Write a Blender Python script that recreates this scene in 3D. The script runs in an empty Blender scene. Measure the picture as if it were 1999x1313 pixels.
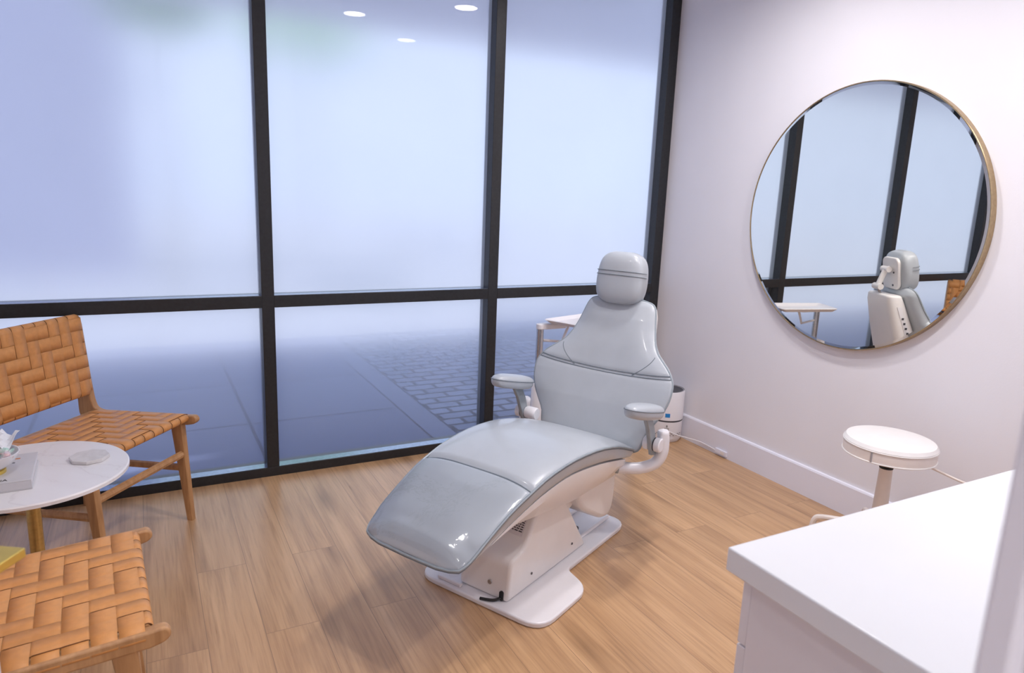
import bpy, math, random
from mathutils import Vector, Matrix
random.seed(7)
PI = math.pi
S = bpy.context.scene
C = S.collection

# ------------------------------------------------------------------ materials
def node_mat(name):
    m = bpy.data.materials.new(name); m.use_nodes = True
    nt = m.node_tree
    return m, nt, nt.nodes['Principled BSDF']

def N(nt, typ, **kw):
    n = nt.nodes.new(typ)
    for k, v in kw.items():
        if k in n.inputs: n.inputs[k].default_value = v
        else: setattr(n, k, v)
    return n

def ramp(nt, src, stops):
    r = nt.nodes.new('ShaderNodeValToRGB')
    e = r.color_ramp.elements
    while len(e) < len(stops): e.new(0.5)
    for i, (p, c) in enumerate(stops):
        e[i].position = p; e[i].color = (*c, 1)
    nt.links.new(src, r.inputs[0])
    return r

def mat(name, col, rough=.5, metal=0., spec=.5, noise=30., var=.06, bump=0., coat=0., bscale=None):
    m, nt, b = node_mat(name)
    tc = N(nt, 'ShaderNodeTexCoord')
    nz = N(nt, 'ShaderNodeTexNoise', Scale=noise, Detail=3.0)
    nt.links.new(tc.outputs['Object'], nz.inputs['Vector'])
    lo = tuple(max(0, c * (1 - var)) for c in col); hi = tuple(min(1, c * (1 + var)) for c in col)
    r = ramp(nt, nz.outputs['Fac'], [(.3, lo), (.7, hi)])
    nt.links.new(r.outputs[0], b.inputs['Base Color'])
    b.inputs['Roughness'].default_value = rough
    b.inputs['Metallic'].default_value = metal
    b.inputs['Specular IOR Level'].default_value = spec
    if coat:
        b.inputs['Coat Weight'].default_value = coat
        b.inputs['Coat Roughness'].default_value = .08
    if bump:
        n2 = N(nt, 'ShaderNodeTexNoise', Scale=bscale or noise, Detail=4.0)
        nt.links.new(tc.outputs['Object'], n2.inputs['Vector'])
        bp = N(nt, 'ShaderNodeBump', Strength=bump, Distance=.01)
        nt.links.new(n2.outputs['Fac'], bp.inputs['Height'])
        nt.links.new(bp.outputs[0], b.inputs['Normal'])
    return m

def emit_mat(name, col, s):
    m, nt, b = node_mat(name)
    b.inputs['Base Color'].default_value = (.8, .8, .8, 1)
    b.inputs['Emission Color'].default_value = (*col, 1)
    b.inputs['Emission Strength'].default_value = s
    return m

M = {}
M['wall'] = mat('wall_paint', (.80, .79, .83), .6, noise=3, var=.012, bump=.03, bscale=120)
M['ceil'] = mat('ceiling_paint', (.84, .84, .86), .7, noise=3, var=.01)
M['trim'] = mat('trim_paint', (.80, .80, .88), .35, noise=5, var=.01)
M['frame'] = mat('dark_anodised_metal', (.020, .021, .024), .38, .0, .45, noise=60, var=.2)
M['frame_top_lit'] = mat('lit_ledge_metal', (.30, .36, .46), .16, .9, .7, noise=60, var=.2)  # paler blue copy of the frame metal, window sheen put into its colour
M['vinyl'] = mat('grey_vinyl', (.44, .475, .515), .30, noise=9, var=.03, bump=.16, coat=.25, bscale=6)
M['vinyl_dark'] = mat('grey_vinyl_piping', (.30, .345, .38), .35, noise=40, var=.05)
M['seam'] = mat('dark_seam', (.17, .20, .23), .6, noise=40, var=.05)  # dark grey for seam lines and pad edging
M['shell'] = mat('white_plastic', (.82, .795, .785), .32, noise=14, var=.015, coat=.15)
M['whitemetal'] = mat('white_enamel', (.82, .81, .84), .28, noise=14, var=.015, coat=.2)
M['greymetal'] = mat('grey_cast_metal', (.33, .37, .40), .4, .2, noise=30, var=.06)
M['steel'] = mat('brushed_steel', (.55, .56, .58), .28, 1., noise=90, var=.08)
M['black'] = mat('black_rubber', (.015, .016, .018), .5, noise=40, var=.2)
M['dark'] = mat('dark_plastic', (.05, .05, .06), .45, noise=40, var=.2)
M['cover'] = None
M['leather'] = mat('tan_leather', (.66, .30, .095), .5, noise=55, var=.06, bump=.05, bscale=300)
M['leather_edge_shade'] = mat('shaded_leather_edge', (.16, .06, .02), .7, noise=55, var=.1)  # strap edge darkened to carry the shade in the weave gaps
M['frame_brass'] = mat('dull_brass', (.46, .345, .20), .34, 1., noise=80, var=.1)
M['brass'] = mat('brushed_brass', (.62, .45, .18), .28, 1., noise=80, var=.1)
M['gold'] = mat('polished_gold', (.80, .58, .14), .33, .8, noise=30, var=.06)
M['worktop'] = mat('white_quartz', (.80, .82, .85), .30, noise=5, var=.012, coat=.15)
M['cabinet'] = mat('white_lacquer', (.80, .78, .82), .42, noise=6, var=.012)
M['stool'] = mat('cream_vinyl', (.82, .80, .78), .34, noise=20, var=.02, coat=.2)
M['stoolside'] = mat('cream_vinyl_side', (.84, .77, .72), .42, noise=20, var=.03)
M['creammetal'] = mat('cream_enamel', (.80, .73, .67), .35, noise=20, var=.02)
M['paper'] = mat('paper_pages', (.72, .68, .70), .7, noise=200, var=.05)
M['bookcover'] = mat('book_cover', (.62, .615, .64), .35, noise=7, var=.06)
M['ink'] = mat('black_ink', (.03, .03, .035), .6, noise=30, var=.1)
M['orange'] = mat('orange_print', (.55, .20, .07), .6, noise=30, var=.2)
M['porcelain'] = mat('white_porcelain', (.82, .81, .83), .22, noise=20, var=.01, coat=.3)
M['lcd'] = mat('blue_display', (.012, .22, .60), .25, noise=40, var=.05)
M['sticker'] = mat('grey_sticker', (.42, .40, .40), .6, noise=60, var=.1)
M['purif'] = mat('white_purifier_plastic', (.78, .77, .81), .35, noise=14, var=.01)
M['napkin'] = mat('white_tissue', (.80, .82, .86), .7, noise=20, var=.04)
M['bark'] = mat('tree_bark', (.40, .38, .36), .9, noise=20, var=.3)
M['leaf'] = mat('green_leaves', (.34, .60, .26), .6, noise=3, var=.5)
M['lens'] = emit_mat('lamp_lens', (1., .97, .94), 26.)
M['road'] = mat('pale_concrete_road', (.42, .43, .48), .9, noise=.8, var=.08)
M['pane_dimmer'] = mat('pane_dimmer_grey', (.46, .46, .60), .9, noise=2, var=.05)  # grey of the added wall that dims the left pane
M['soffit'] = mat('soffit_stucco', (.90, .88, .92), .8, noise=60, var=.04)

def wood(name, c1, c2, axis='Y', scale=14):
    m, nt, b = node_mat(name)
    tc = N(nt, 'ShaderNodeTexCoord'); mp = N(nt, 'ShaderNodeMapping')
    sc = {'X': (.12, 1, 1), 'Y': (1, .12, 1), 'Z': (1, 1, .12)}[axis]
    mp.inputs['Scale'].default_value = sc
    nt.links.new(tc.outputs['Object'], mp.inputs['Vector'])
    nz = N(nt, 'ShaderNodeTexNoise', Scale=scale * 4., Detail=5.0, Distortion=.6)
    nt.links.new(mp.outputs[0], nz.inputs['Vector'])
    r = ramp(nt, nz.outputs['Fac'], [(.3, c1), (.7, c2)])
    nt.links.new(r.outputs[0], b.inputs['Base Color'])
    b.inputs['Roughness'].default_value = .42
    return m
M['wood'] = wood('oak_wood', (.40, .205, .085), (.56, .31, .14), 'Z')

def floor_mat():
    m, nt, b = node_mat('oak_plank_floor')
    L = nt.links.new
    tc = N(nt, 'ShaderNodeTexCoord')
    mp = N(nt, 'ShaderNodeMapping'); mp.inputs['Rotation'].default_value = (0, 0, PI / 2)
    L(tc.outputs['Object'], mp.inputs['Vector'])
    br = N(nt, 'ShaderNodeTexBrick', Scale=1.0)
    br.offset = .37; br.squash = 1.0
    br.inputs['Color1'].default_value = (0, 0, 0, 1); br.inputs['Color2'].default_value = (1, 1, 1, 1)
    br.inputs['Mortar'].default_value = (.5, .5, .5, 1)
    br.inputs['Mortar Size'].default_value = .0012; br.inputs['Mortar Smooth'].default_value = .2
    br.inputs['Bias'].default_value = 0.0
    br.inputs['Brick Width'].default_value = 1.35; br.inputs['Row Height'].default_value = .18
    L(mp.outputs[0], br.inputs['Vector'])
    # grain, shifted per plank
    sep = N(nt, 'ShaderNodeSeparateColor'); L(br.outputs['Color'], sep.inputs[0])
    off = N(nt, 'ShaderNodeCombineXYZ')
    mul = N(nt, 'ShaderNodeMath', operation='MULTIPLY'); mul.inputs[1].default_value = 17.
    L(sep.outputs[0], mul.inputs[0]); L(mul.outputs[0], off.inputs[0]); L(mul.outputs[0], off.inputs[2])
    add = N(nt, 'ShaderNodeVectorMath', operation='ADD'); L(mp.outputs[0], add.inputs[0]); L(off.outputs[0], add.inputs[1])
    st = N(nt, 'ShaderNodeMapping'); st.inputs['Scale'].default_value = (.42, 6., 1); L(add.outputs[0], st.inputs['Vector'])
    g1 = N(nt, 'ShaderNodeTexNoise', Scale=2.2, Detail=6.0, Roughness=.6, Distortion=.35); L(st.outputs[0], g1.inputs['Vector'])
    st2 = N(nt, 'ShaderNodeMapping'); st2.inputs['Scale'].default_value = (1.2, 34., 1); L(add.outputs[0], st2.inputs['Vector'])
    g2 = N(nt, 'ShaderNodeTexNoise', Scale=3.0, Detail=5.0, Roughness=.6); L(st2.outputs[0], g2.inputs['Vector'])
    r1 = ramp(nt, g1.outputs['Fac'], [(.22, (.32, .185, .095)), (.42, (.48, .285, .145)), (.62, (.58, .36, .19)), (.82, (.63, .41, .235))])
    r2 = ramp(nt, g2.outputs['Fac'], [(.34, (.76, .73, .71)), (.5, (.97, .96, .96)), (.65, (1.05, 1.05, 1.05))])
    mx = N(nt, 'ShaderNodeMix', data_type='RGBA', blend_type='MULTIPLY'); mx.inputs[0].default_value = .75
    L(r1.outputs[0], mx.inputs[6]); L(r2.outputs[0], mx.inputs[7])
    # plank tone
    tone = ramp(nt, sep.outputs[0], [(0., (.93, .92, .92)), (1., (1.05, 1.04, 1.02))])
    m2 = N(nt, 'ShaderNodeMix', data_type='RGBA', blend_type='MULTIPLY'); m2.inputs[0].default_value = .8
    L(mx.outputs[2], m2.inputs[6]); L(tone.outputs[0], m2.inputs[7])
    # knots
    vo = N(nt, 'ShaderNodeTexVoronoi', Scale=1.0)
    st3 = N(nt, 'ShaderNodeMapping'); st3.inputs['Scale'].default_value = (1.1, 4.2, 1); L(add.outputs[0], st3.inputs['Vector'])
    L(st3.outputs[0], vo.inputs['Vector'])
    kr = ramp(nt, vo.outputs['Distance'], [(0., (.42, .36, .32)), (.11, (.72, .68, .64)), (.24, (1, 1, 1))])
    m3 = N(nt, 'ShaderNodeMix', data_type='RGBA', blend_type='MULTIPLY'); m3.inputs[0].default_value = .8
    L(m2.outputs[2], m3.inputs[6]); L(kr.outputs[0], m3.inputs[7])
    seam = N(nt, 'ShaderNodeMix', data_type='RGBA'); L(br.outputs['Fac'], seam.inputs[0])
    L(m3.outputs[2], seam.inputs[6]); seam.inputs[7].default_value = (.27, .16, .085, 1)
    L(seam.outputs[2], b.inputs['Base Color'])
    rr = N(nt, 'ShaderNodeMapRange'); rr.inputs[3].default_value = .24; rr.inputs[4].default_value = .36
    L(g2.outputs['Fac'], rr.inputs[0]); L(rr.outputs[0], b.inputs['Roughness']); b.inputs['Specular IOR Level'].default_value = .75
    bp = N(nt, 'ShaderNodeBump', Strength=.06, Distance=.004); L(g2.outputs['Fac'], bp.inputs['Height'])
    L(bp.outputs[0], b.inputs['Normal'])
    return m
M['floor'] = floor_mat()

def marble_mat():
    m, nt, b = node_mat('white_marble'); L = nt.links.new
    tc = N(nt, 'ShaderNodeTexCoord')
    n1 = N(nt, 'ShaderNodeTexNoise', Scale=2.6, Detail=5., Distortion=1.6); L(tc.outputs['Object'], n1.inputs['Vector'])
    r = ramp(nt, n1.outputs['Fac'], [(.40, (.82, .81, .825)), (.488, (.80, .785, .80)), (.5, (.73, .71, .725)), (.512, (.80, .79, .80)), (.7, (.83, .82, .835))])
    L(r.outputs[0], b.inputs['Base Color']); b.inputs['Roughness'].default_value = .28
    return m
M['marble'] = marble_mat()

def coaster_mat():
    m, nt, b = node_mat('grey_white_marble'); L = nt.links.new
    tc = N(nt, 'ShaderNodeTexCoord')
    n1 = N(nt, 'ShaderNodeTexNoise', Scale=14., Detail=5., Distortion=1.2); L(tc.outputs['Object'], n1.inputs['Vector'])
    r = ramp(nt, n1.outputs['Fac'], [(.3, (.60, .58, .57)), (.7, (.74, .72, .72))])
    L(r.outputs[0], b.inputs['Base Color']); b.inputs['Roughness'].default_value = .4
    return m
M['coaster'] = coaster_mat()

def candy_mat(name, c1, c2):
    m, nt, b = node_mat(name); L = nt.links.new
    tc = N(nt, 'ShaderNodeTexCoord')
    n1 = N(nt, 'ShaderNodeTexNoise', Scale=60., Detail=3.); L(tc.outputs['Object'], n1.inputs['Vector'])
    r = ramp(nt, n1.outputs['Fac'], [(.35, c1), (.65, c2)])
    L(r.outputs[0], b.inputs['Base Color']); b.inputs['Roughness'].default_value = .2
    b.inputs['Coat Weight'].default_value = .5
    return m
M['candy_pink'] = candy_mat('pink_wrapper', (.72, .48, .50), (.82, .78, .78))
M['candy_green'] = candy_mat('pale_green_wrapper', (.40, .66, .56), (.82, .84, .84))

def clear_mat():
    # thin clear vinyl sleeve over the toe of the chair
    m, nt, b = node_mat('clear_vinyl'); L = nt.links.new
    out = nt.nodes['Material Output']
    tr = N(nt, 'ShaderNodeBsdfTransparent'); tr.inputs[0].default_value = (.97, .98, .99, 1)
    gl = N(nt, 'ShaderNodeBsdfGlossy', Roughness=.07)
    lw = N(nt, 'ShaderNodeLayerWeight', Blend=.25)
    tc = N(nt, 'ShaderNodeTexCoord')
    nz = N(nt, 'ShaderNodeTexNoise', Scale=16., Detail=3.); L(tc.outputs['Object'], nz.inputs['Vector'])
    bp = N(nt, 'ShaderNodeBump', Strength=.35, Distance=.01); L(nz.outputs['Fac'], bp.inputs['Height'])
    L(bp.outputs[0], gl.inputs['Normal'])
    mr = N(nt, 'ShaderNodeMapRange'); mr.inputs[3].default_value = .05; mr.inputs[4].default_value = .55
    L(lw.outputs['Fresnel'], mr.inputs[0])
    mx = N(nt, 'ShaderNodeMixShader'); L(mr.outputs[0], mx.inputs[0]); L(tr.outputs[0], mx.inputs[1]); L(gl.outputs[0], mx.inputs[2])
    L(mx.outputs[0], out.inputs[0])
    return m
M['cover'] = clear_mat()

def mirror_mat():
    m, nt, b = node_mat('silvered_glass')
    tc = N(nt, 'ShaderNodeTexCoord'); nz = N(nt, 'ShaderNodeTexNoise', Scale=2.)
    nt.links.new(tc.outputs['Object'], nz.inputs['Vector'])
    r = ramp(nt, nz.outputs['Fac'], [(.3, (.86, .85, .79)), (.7, (.87, .86, .80))])
    nt.links.new(r.outputs[0], b.inputs['Base Color'])
    b.inputs['Metallic'].default_value = 1.; b.inputs['Roughness'].default_value = 0.0
    return m
M['mirror'] = mirror_mat()

PANE = dict(rough=.62)
def pane_mat(name='frosted_film_glass', tint=(.86, .89, .98), trans=.24, seam=False):
    m, nt, b = node_mat(name); L = nt.links.new
    out = nt.nodes['Material Output']
    tc = N(nt, 'ShaderNodeTexCoord'); nz = N(nt, 'ShaderNodeTexNoise', Scale=1.3, Detail=3.)
    L(tc.outputs['Object'], nz.inputs['Vector'])
    r = ramp(nt, nz.outputs['Fac'], [(.3, tuple(c * .96 for c in tint)), (.7, tint)])
    tl = N(nt, 'ShaderNodeBsdfTranslucent'); L(r.outputs[0], tl.inputs[0])
    rf = N(nt, 'ShaderNodeBsdfRefraction', IOR=1.12, Roughness=PANE['rough']); L(r.outputs[0], rf.inputs[0])
    cl = N(nt, 'ShaderNodeBsdfRefraction', IOR=1.02, Roughness=.05); L(r.outputs[0], cl.inputs[0])
    m1 = N(nt, 'ShaderNodeMixShader'); sz = N(nt, 'ShaderNodeSeparateXYZ'); L(tc.outputs['Object'], sz.inputs[0])
    gr = ramp(nt, sz.outputs[2], [(.05, (.80,) * 3), (.45, (.50,) * 3), (.70, (.14,) * 3), (.92, (.03,) * 3)])  # haze put in by height, imitating blur that grows with distance
    L(gr.outputs[0], m1.inputs[0]); L(rf.outputs[0], m1.inputs[1]); L(cl.outputs[0], m1.inputs[2])
    m2 = N(nt, 'ShaderNodeMixShader'); gt = ramp(nt, sz.outputs[2], [(.05, (.08,) * 3), (.9, (.42,) * 3)]); L(gt.outputs[0], m2.inputs[0]); L(m1.outputs[0], m2.inputs[1]); L(tl.outputs[0], m2.inputs[2])  # bright veil painted in by height too, weaker low down
    df = N(nt, 'ShaderNodeBsdfDiffuse'); df.inputs[0].default_value = (.75, .78, .86, 1)
    m3 = N(nt, 'ShaderNodeMixShader'); m3.inputs[0].default_value = .05; L(m2.outputs[0], m3.inputs[1]); L(df.outputs[0], m3.inputs[2])
    gl = N(nt, 'ShaderNodeBsdfGlossy', Roughness=.012)
    fr = N(nt, 'ShaderNodeFresnel', IOR=1.33)
    m4 = N(nt, 'ShaderNodeMixShader'); L(fr.outputs[0], m4.inputs[0]); L(m3.outputs[0], m4.inputs[1]); L(gl.outputs[0], m4.inputs[2])
    L(m4.outputs[0], out.inputs[0])
    return m
M['pane'] = pane_mat()

def pavement_mat():
    m, nt, b = node_mat('paver_pavement'); L = nt.links.new
    tc = N(nt, 'ShaderNodeTexCoord'); sx = N(nt, 'ShaderNodeSeparateXYZ'); L(tc.outputs['Object'], sx.inputs[0])
    def brick(w, h, mort, c1, c2, mc):
        br = N(nt, 'ShaderNodeTexBrick', Scale=1.0)
        br.inputs['Color1'].default_value = (*c1, 1); br.inputs['Color2'].default_value = (*c2, 1); br.inputs['Mortar'].default_value = (*mc, 1)
        br.inputs['Mortar Size'].default_value = mort; br.inputs['Brick Width'].default_value = w; br.inputs['Row Height'].default_value = h
        br.inputs['Mortar Smooth'].default_value = .3
        L(tc.outputs['Object'], br.inputs['Vector']); return br
    pav = brick(.25, .125, .017, (.19, .23, .37), (.30, .35, .52), (.012, .014, .04))
    slab = brick(1.22, 1.0, .012, (.15, .18, .32), (.17, .20, .34), (.055, .06, .12)); slab.offset = 0.
    def step(v):
        mr = N(nt, 'ShaderNodeMath', operation='GREATER_THAN'); L(sx.outputs[0], mr.inputs[0]); mr.inputs[1].default_value = v; return mr
    a = N(nt, 'ShaderNodeMix', data_type='RGBA'); L(step(-1.26).outputs[0], a.inputs[0]); a.inputs[6].default_value = (.17, .20, .34, 1); L(pav.outputs[0], a.inputs[7])
    c = N(nt, 'ShaderNodeMix', data_type='RGBA'); L(step(-1.275).outputs[0], c.inputs[0]); c.inputs[6].default_value = (.17, .20, .34, 1); c.inputs[7].default_value = (.03, .035, .08, 1)
    # joint then pavers
    a.inputs[6].default_value = (.03, .035, .08, 1)
    d = N(nt, 'ShaderNodeMix', data_type='RGBA'); L(step(-1.275).outputs[0], d.inputs[0]); d.inputs[6].default_value = (.20, .235, .38, 1); L(a.outputs[2], d.inputs[7])
    e = N(nt, 'ShaderNodeMix', data_type='RGBA'); L(step(-1.44).outputs[0], e.inputs[0]); e.inputs[6].default_value = (.03, .035, .08, 1); L(d.outputs[2], e.inputs[7])
    f = N(nt, 'ShaderNodeMix', data_type='RGBA'); L(step(-1.455).outputs[0], f.inputs[0]); L(slab.outputs[0], f.inputs[6]); L(e.outputs[2], f.inputs[7])
    L(f.outputs[2], b.inputs['Base Color']); b.inputs['Roughness'].default_value = .8
    return m
M['pavement'] = pavement_mat()

# ------------------------------------------------------------------ mesh builder
class MB:
    def __init__(s): s.v = []; s.f = []
    def add(s, v, f):
        o = len(s.v); s.v += [tuple(x) for x in v]; s.f += [tuple(i + o for i in q) for q in f]; return s
    def box(s, x0, x1, y0, y1, z0, z1):
        return s.add([(x, y, z) for z in (z0, z1) for y in (y0, y1) for x in (x0, x1)],
                     [(0, 2, 3, 1), (4, 5, 7, 6), (0, 1, 5, 4), (2, 6, 7, 3), (0, 4, 6, 2), (1, 3, 7, 5)])
    def loft(s, rings, cap=True, closed=False):
        n = len(rings[0]); o = len(s.v); v = [p for r in rings for p in r]; f = []
        R = len(rings)
        for i in range(R if closed else R - 1):
            a = i * n; b = ((i + 1) % R) * n
            for j in range(n):
                k = (j + 1) % n; f.append((a + j, a + k, b + k, b + j))
        if cap and not closed:
            f.append(tuple(range(n - 1, -1, -1))); f.append(tuple((R - 1) * n + j for j in range(n)))
        return s.add(v, f)
    def prism(s, poly, axis, a, b):
        def P(p, h):
            return {'x': (h, p[0], p[1]), 'y': (p[0], h, p[1]), 'z': (p[0], p[1], h)}[axis]
        return s.loft([[P(p, a) for p in poly], [P(p, b) for p in poly]])
    def lathe(s, prof, n=40, c=(0, 0, 0), axis='z'):
        rings = []
        for r, h in prof:
            ring = []
            for i in range(n):
                t = 2 * PI * i / n; x, y = r * math.cos(t), r * math.sin(t)
                q = {'z': (x, y, h), 'x': (h, x, y), 'y': (x, h, y)}[axis]
                ring.append((c[0] + q[0], c[1] + q[1], c[2] + q[2]))
            rings.append(ring)
        return s.loft(rings)
    def tube(s, path, rad, n=10, closed=False, flat=None):
        P = [Vector(p) for p in path]; m = len(P); rings = []; up = None
        for i in range(m):
            if closed: t = P[(i + 1) % m] - P[i - 1]
            else: t = P[min(i + 1, m - 1)] - P[max(i - 1, 0)]
            t = t.normalized() if t.length > 1e-9 else Vector((0, 0, 1))
            if up is None:
                up = Vector((0, 0, 1)) if abs(t.z) < .9 else Vector((1, 0, 0))
            x = t.cross(up).normalized(); up = x.cross(t).normalized()
            r = rad[i] if isinstance(rad, (list, tuple)) else rad
            rx, ry = (r, r) if flat is None else (r, r * flat)
            rings.append([tuple(P[i] + x * rx * math.cos(2 * PI * j / n) + up * ry * math.sin(2 * PI * j / n)) for j in range(n)])
        return s.loft(rings, closed=closed)
    def build(s, name, m, parent=None, smooth=True, bevel=0., seg=2, sub=0, angle=35, loc=None, rot=None, solid=0.):
        me = bpy.data.meshes.new(name); me.from_pydata(s.v, [], s.f); me.update(calc_edges=True)
        import bmesh
        b = bmesh.new(); b.from_mesh(me); bmesh.ops.recalc_face_normals(b, faces=b.faces[:]); b.to_mesh(me); b.free()
        me.materials.append(M[m] if isinstance(m, str) else m)
        o = bpy.data.objects.new(name, me); C.objects.link(o)
        if parent: o.parent = parent
        if loc: o.location = loc
        if rot: o.rotation_euler = rot
        if solid:
            d = o.modifiers.new('thick', 'SOLIDIFY'); d.thickness = solid; d.offset = 0
        if bevel:
            d = o.modifiers.new('bevel', 'BEVEL'); d.width = bevel; d.segments = seg; d.limit_method = 'ANGLE'; d.angle_limit = math.radians(angle)
        if sub:
            d = o.modifiers.new('sub', 'SUBSURF'); d.levels = sub; d.render_levels = sub
        if smooth:
            me.shade_smooth()
            if not sub: me.set_sharp_from_angle(angle=math.radians(angle if not bevel else 50))
        return o

def catmull(pts, k=6):
    out = []
    n = len(pts)
    for i in range(n - 1):
        p0, p1, p2, p3 = pts[max(i - 1, 0)], pts[i], pts[i + 1], pts[min(i + 2, n - 1)]
        for j in range(k):
            t = j / k
            out.append(tuple(.5 * (2 * b + (c - a) * t + (2 * a - 5 * b + 4 * c - d) * t * t + (-a + 3 * b - 3 * c + d) * t ** 3)
                             for a, b, c, d in zip(p0, p1, p2, p3)))
    out.append(tuple(pts[-1]))
    return out

def interp(tab, x):
    if x <= tab[0][0]: return tab[0][1:]
    for a, b in zip(tab, tab[1:]):
        if x <= b[0]:
            t = (x - a[0]) / (b[0] - a[0])
            return tuple(p + (q - p) * t for p, q in zip(a[1:], b[1:]))
    return tab[-1][1:]

def rrect(x0, x1, y0, y1, r, n=6):
    pts = []
    for cx, cy, a in ((x1 - r, y1 - r, 0), (x0 + r, y1 - r, 90), (x0 + r, y0 + r, 180), (x1 - r, y0 + r, 270)):
        for i in range(n + 1):
            t = math.radians(a + 90 * i / n); pts.append((cx + r * math.cos(t), cy + r * math.sin(t)))
    return pts

def round_poly(poly, rads, n=6):
    out = []; m = len(poly)
    for i in range(m):
        p = Vector(poly[i]).to_2d(); a = Vector(poly[i - 1]).to_2d(); b = Vector(poly[(i + 1) % m]).to_2d()
        r = rads[i] if isinstance(rads, (list, tuple)) else rads
        if r <= 0: out.append(tuple(p)); continue
        d1 = (a - p); d2 = (b - p); l = min(r, d1.length * .48, d2.length * .48)
        s, e = p + d1.normalized() * l, p + d2.normalized() * l
        for k in range(n + 1):
            t = k / n; out.append(tuple((1 - t) ** 2 * s + 2 * t * (1 - t) * p + t * t * e))
    return out

def empty(name, label, cat, loc=(0, 0, 0), rz=0., group=None, kind=None):
    o = bpy.data.objects.new(name, None); C.objects.link(o); o.location = loc; o.rotation_euler = (0, 0, rz)
    o.empty_display_size = .1
    if label: o['label'] = label
    if cat: o['category'] = cat
    if group: o['group'] = group
    if kind: o['kind'] = kind
    return o
def tag(o, label, cat, group=None):
    o['label'] = label; o['category'] = cat
    if group: o['group'] = group
    return o
def struct(o): o['kind'] = 'structure'; return o

# ------------------------------------------------------------------ room shell
ZC = 2.8
struct(MB().box(-4.3, .0, -5.4, .0, -.05, 0).build('floor', 'floor', smooth=False))
struct(MB().box(-4.45, .15, -5.5, .12, ZC, ZC + .1).build('ceiling', 'ceil', smooth=False))
struct(MB().box(.015, .15, -5.5, .12, -.05, ZC).build('wall_right', 'wall', smooth=False))
struct(MB().box(-4.45, -4.3, -5.5, .12, -.05, ZC).build('wall_left', 'wall', smooth=False))
struct(MB().box(-4.45, .15, -5.55, -5.4, -.05, ZC).build('wall_back', 'wall', smooth=False))
w = MB().box(-2.588, .015, -3.56, -3.42, 0, ZC); w.box(-4.3, -3.50, -3.56, -3.42, 0, ZC); w.box(-3.50, -2.588, -3.56, -3.42, 2.15, ZC)
struct(w.build('wall_front', 'wall', smooth=False))
t = MB(); t.box(-2.600, -2.515, -3.42, -3.402, 0, 2.22); t.box(-3.57, -3.485, -3.42, -3.402, 0, 2.22); t.box(-3.485, -2.600, -3.42, -3.402, 2.135, 2.22)
struct(t.build('trim_1', 'trim', bevel=.003))
b = MB().prism([(0, 0), (0, .148), (.004, .156), (.015, .158), (.015, 0)], 'y', -3.42, -.065)
struct(b.build('baseboard_right', 'trim', smooth=False))
b = MB().box(-4.3, -4.285, -3.42, -.065, 0, .157)
struct(b.build('baseboard_left', 'trim', bevel=.003))

# window wall : frame, mullions, transom, panes
win = empty('window_1', None, None, (0, 0, 0)); struct(win)
GY = .065
fr = MB(); fr.box(-4.3, .015, .0, .11, -.02, .048); fr.build('sill', 'frame', win, bevel=.002)
lg = MB(); lg.box(-4.3, .015, .004, .064, .0481, .0495); lg.build('sill_lit_top', 'frame_top_lit', win, smooth=False)  # thin sheet on the sill carrying the painted window sheen
fr = MB(); fr.box(-4.3, .015, .0, .11, 2.735, ZC); fr.build('head', 'frame', win, bevel=.002)
posts = [(-4.3, -4.24), (-3.725, -3.665), (-2.483, -2.4226), (-1.239, -1.1788), (-.052, .015)]
for a, c in posts:
    MB().box(a, c, .0, .11, .048, 2.735).build('mullion', 'frame', win, bevel=.002)
for (a, c), (d, e) in zip(posts, posts[1:]):
    MB().box(c, d, .0, .11, .890, .950).build('transom', 'frame', win, bevel=.002)
    MB().box(c, d, .004, .064, .9501, .9512).build('transom_lit_top', 'frame_top_lit', win, smooth=False)  # same painted sheen along the transom top
    for z0, z1 in ((.048, .890), (.951, 2.735)):
        p = MB().add([(c, GY, z0), (d, GY, z0), (d, GY, z1), (c, GY, z1)], [(0, 1, 2, 3)])
        p.build('pane', 'pane', win, smooth=False)

# outside
struct(MB().box(-14, 12, .11, 3.6, -.10, -.03).build('pavement', 'pavement', smooth=False))
struct(MB().box(-30, 30, 3.6, 40, -.16, -.06).build('road', 'road', smooth=False))
struct(MB().box(-7., -3.0, 10, 11, -.1, 7.5).build('wall_pane_dimmer', 'pane_dimmer', smooth=False))  # wall added outside to darken the left pane
su = bpy.data.lights.new('sun', 'SUN'); su.energy = 4.5; su.angle = math.radians(2); su.color = (1., .97, .93)
suo = bpy.data.objects.new('sun', su); C.objects.link(suo); suo.rotation_euler = Vector((.55, .12, -.85)).to_track_quat('-Z', 'Y').to_euler()
struct(MB().box(-14, 12, .115, 2.78, ZC, ZC + .35).build('soffit', 'soffit', smooth=False))
def tree(x, y, h, r, label, seed):
    rnd = random.Random(seed)
    t = empty('tree', label, 'tree', (x, y, -.03), 0, 'trees outside the frosted windows')
    MB().tube([(0, 0, 0), (.05, .02, h * .35), (-.04, .05, h * .7), (.02, 0, h)], [.07, .06, .05, .02], 10).build('trunk', 'bark', t)
    f = MB()
    for i in range(1500):
        a = rnd.uniform(0, 2 * PI); c = rnd.uniform(-1, 1); q = r * rnd.random() ** .4
        s_ = math.sqrt(1 - c * c); p = Vector((q * s_ * math.cos(a), q * s_ * math.sin(a), h + q * c * .85))
        d1 = Vector((rnd.gauss(0, 1), rnd.gauss(0, 1), rnd.gauss(0, 1))).normalized(); d2 = d1.orthogonal().normalized()
        l = .11
        f.add([p - d1 * l, p + d2 * l * .5, p + d1 * l, p - d2 * l * .5], [(0, 1, 2, 3)])
    f.build('foliage', 'leaf', t, smooth=False)
tree(-2.6, 7.6, 4.1, .85, 'green tree blurred behind the left frosted pane', 3)
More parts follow.
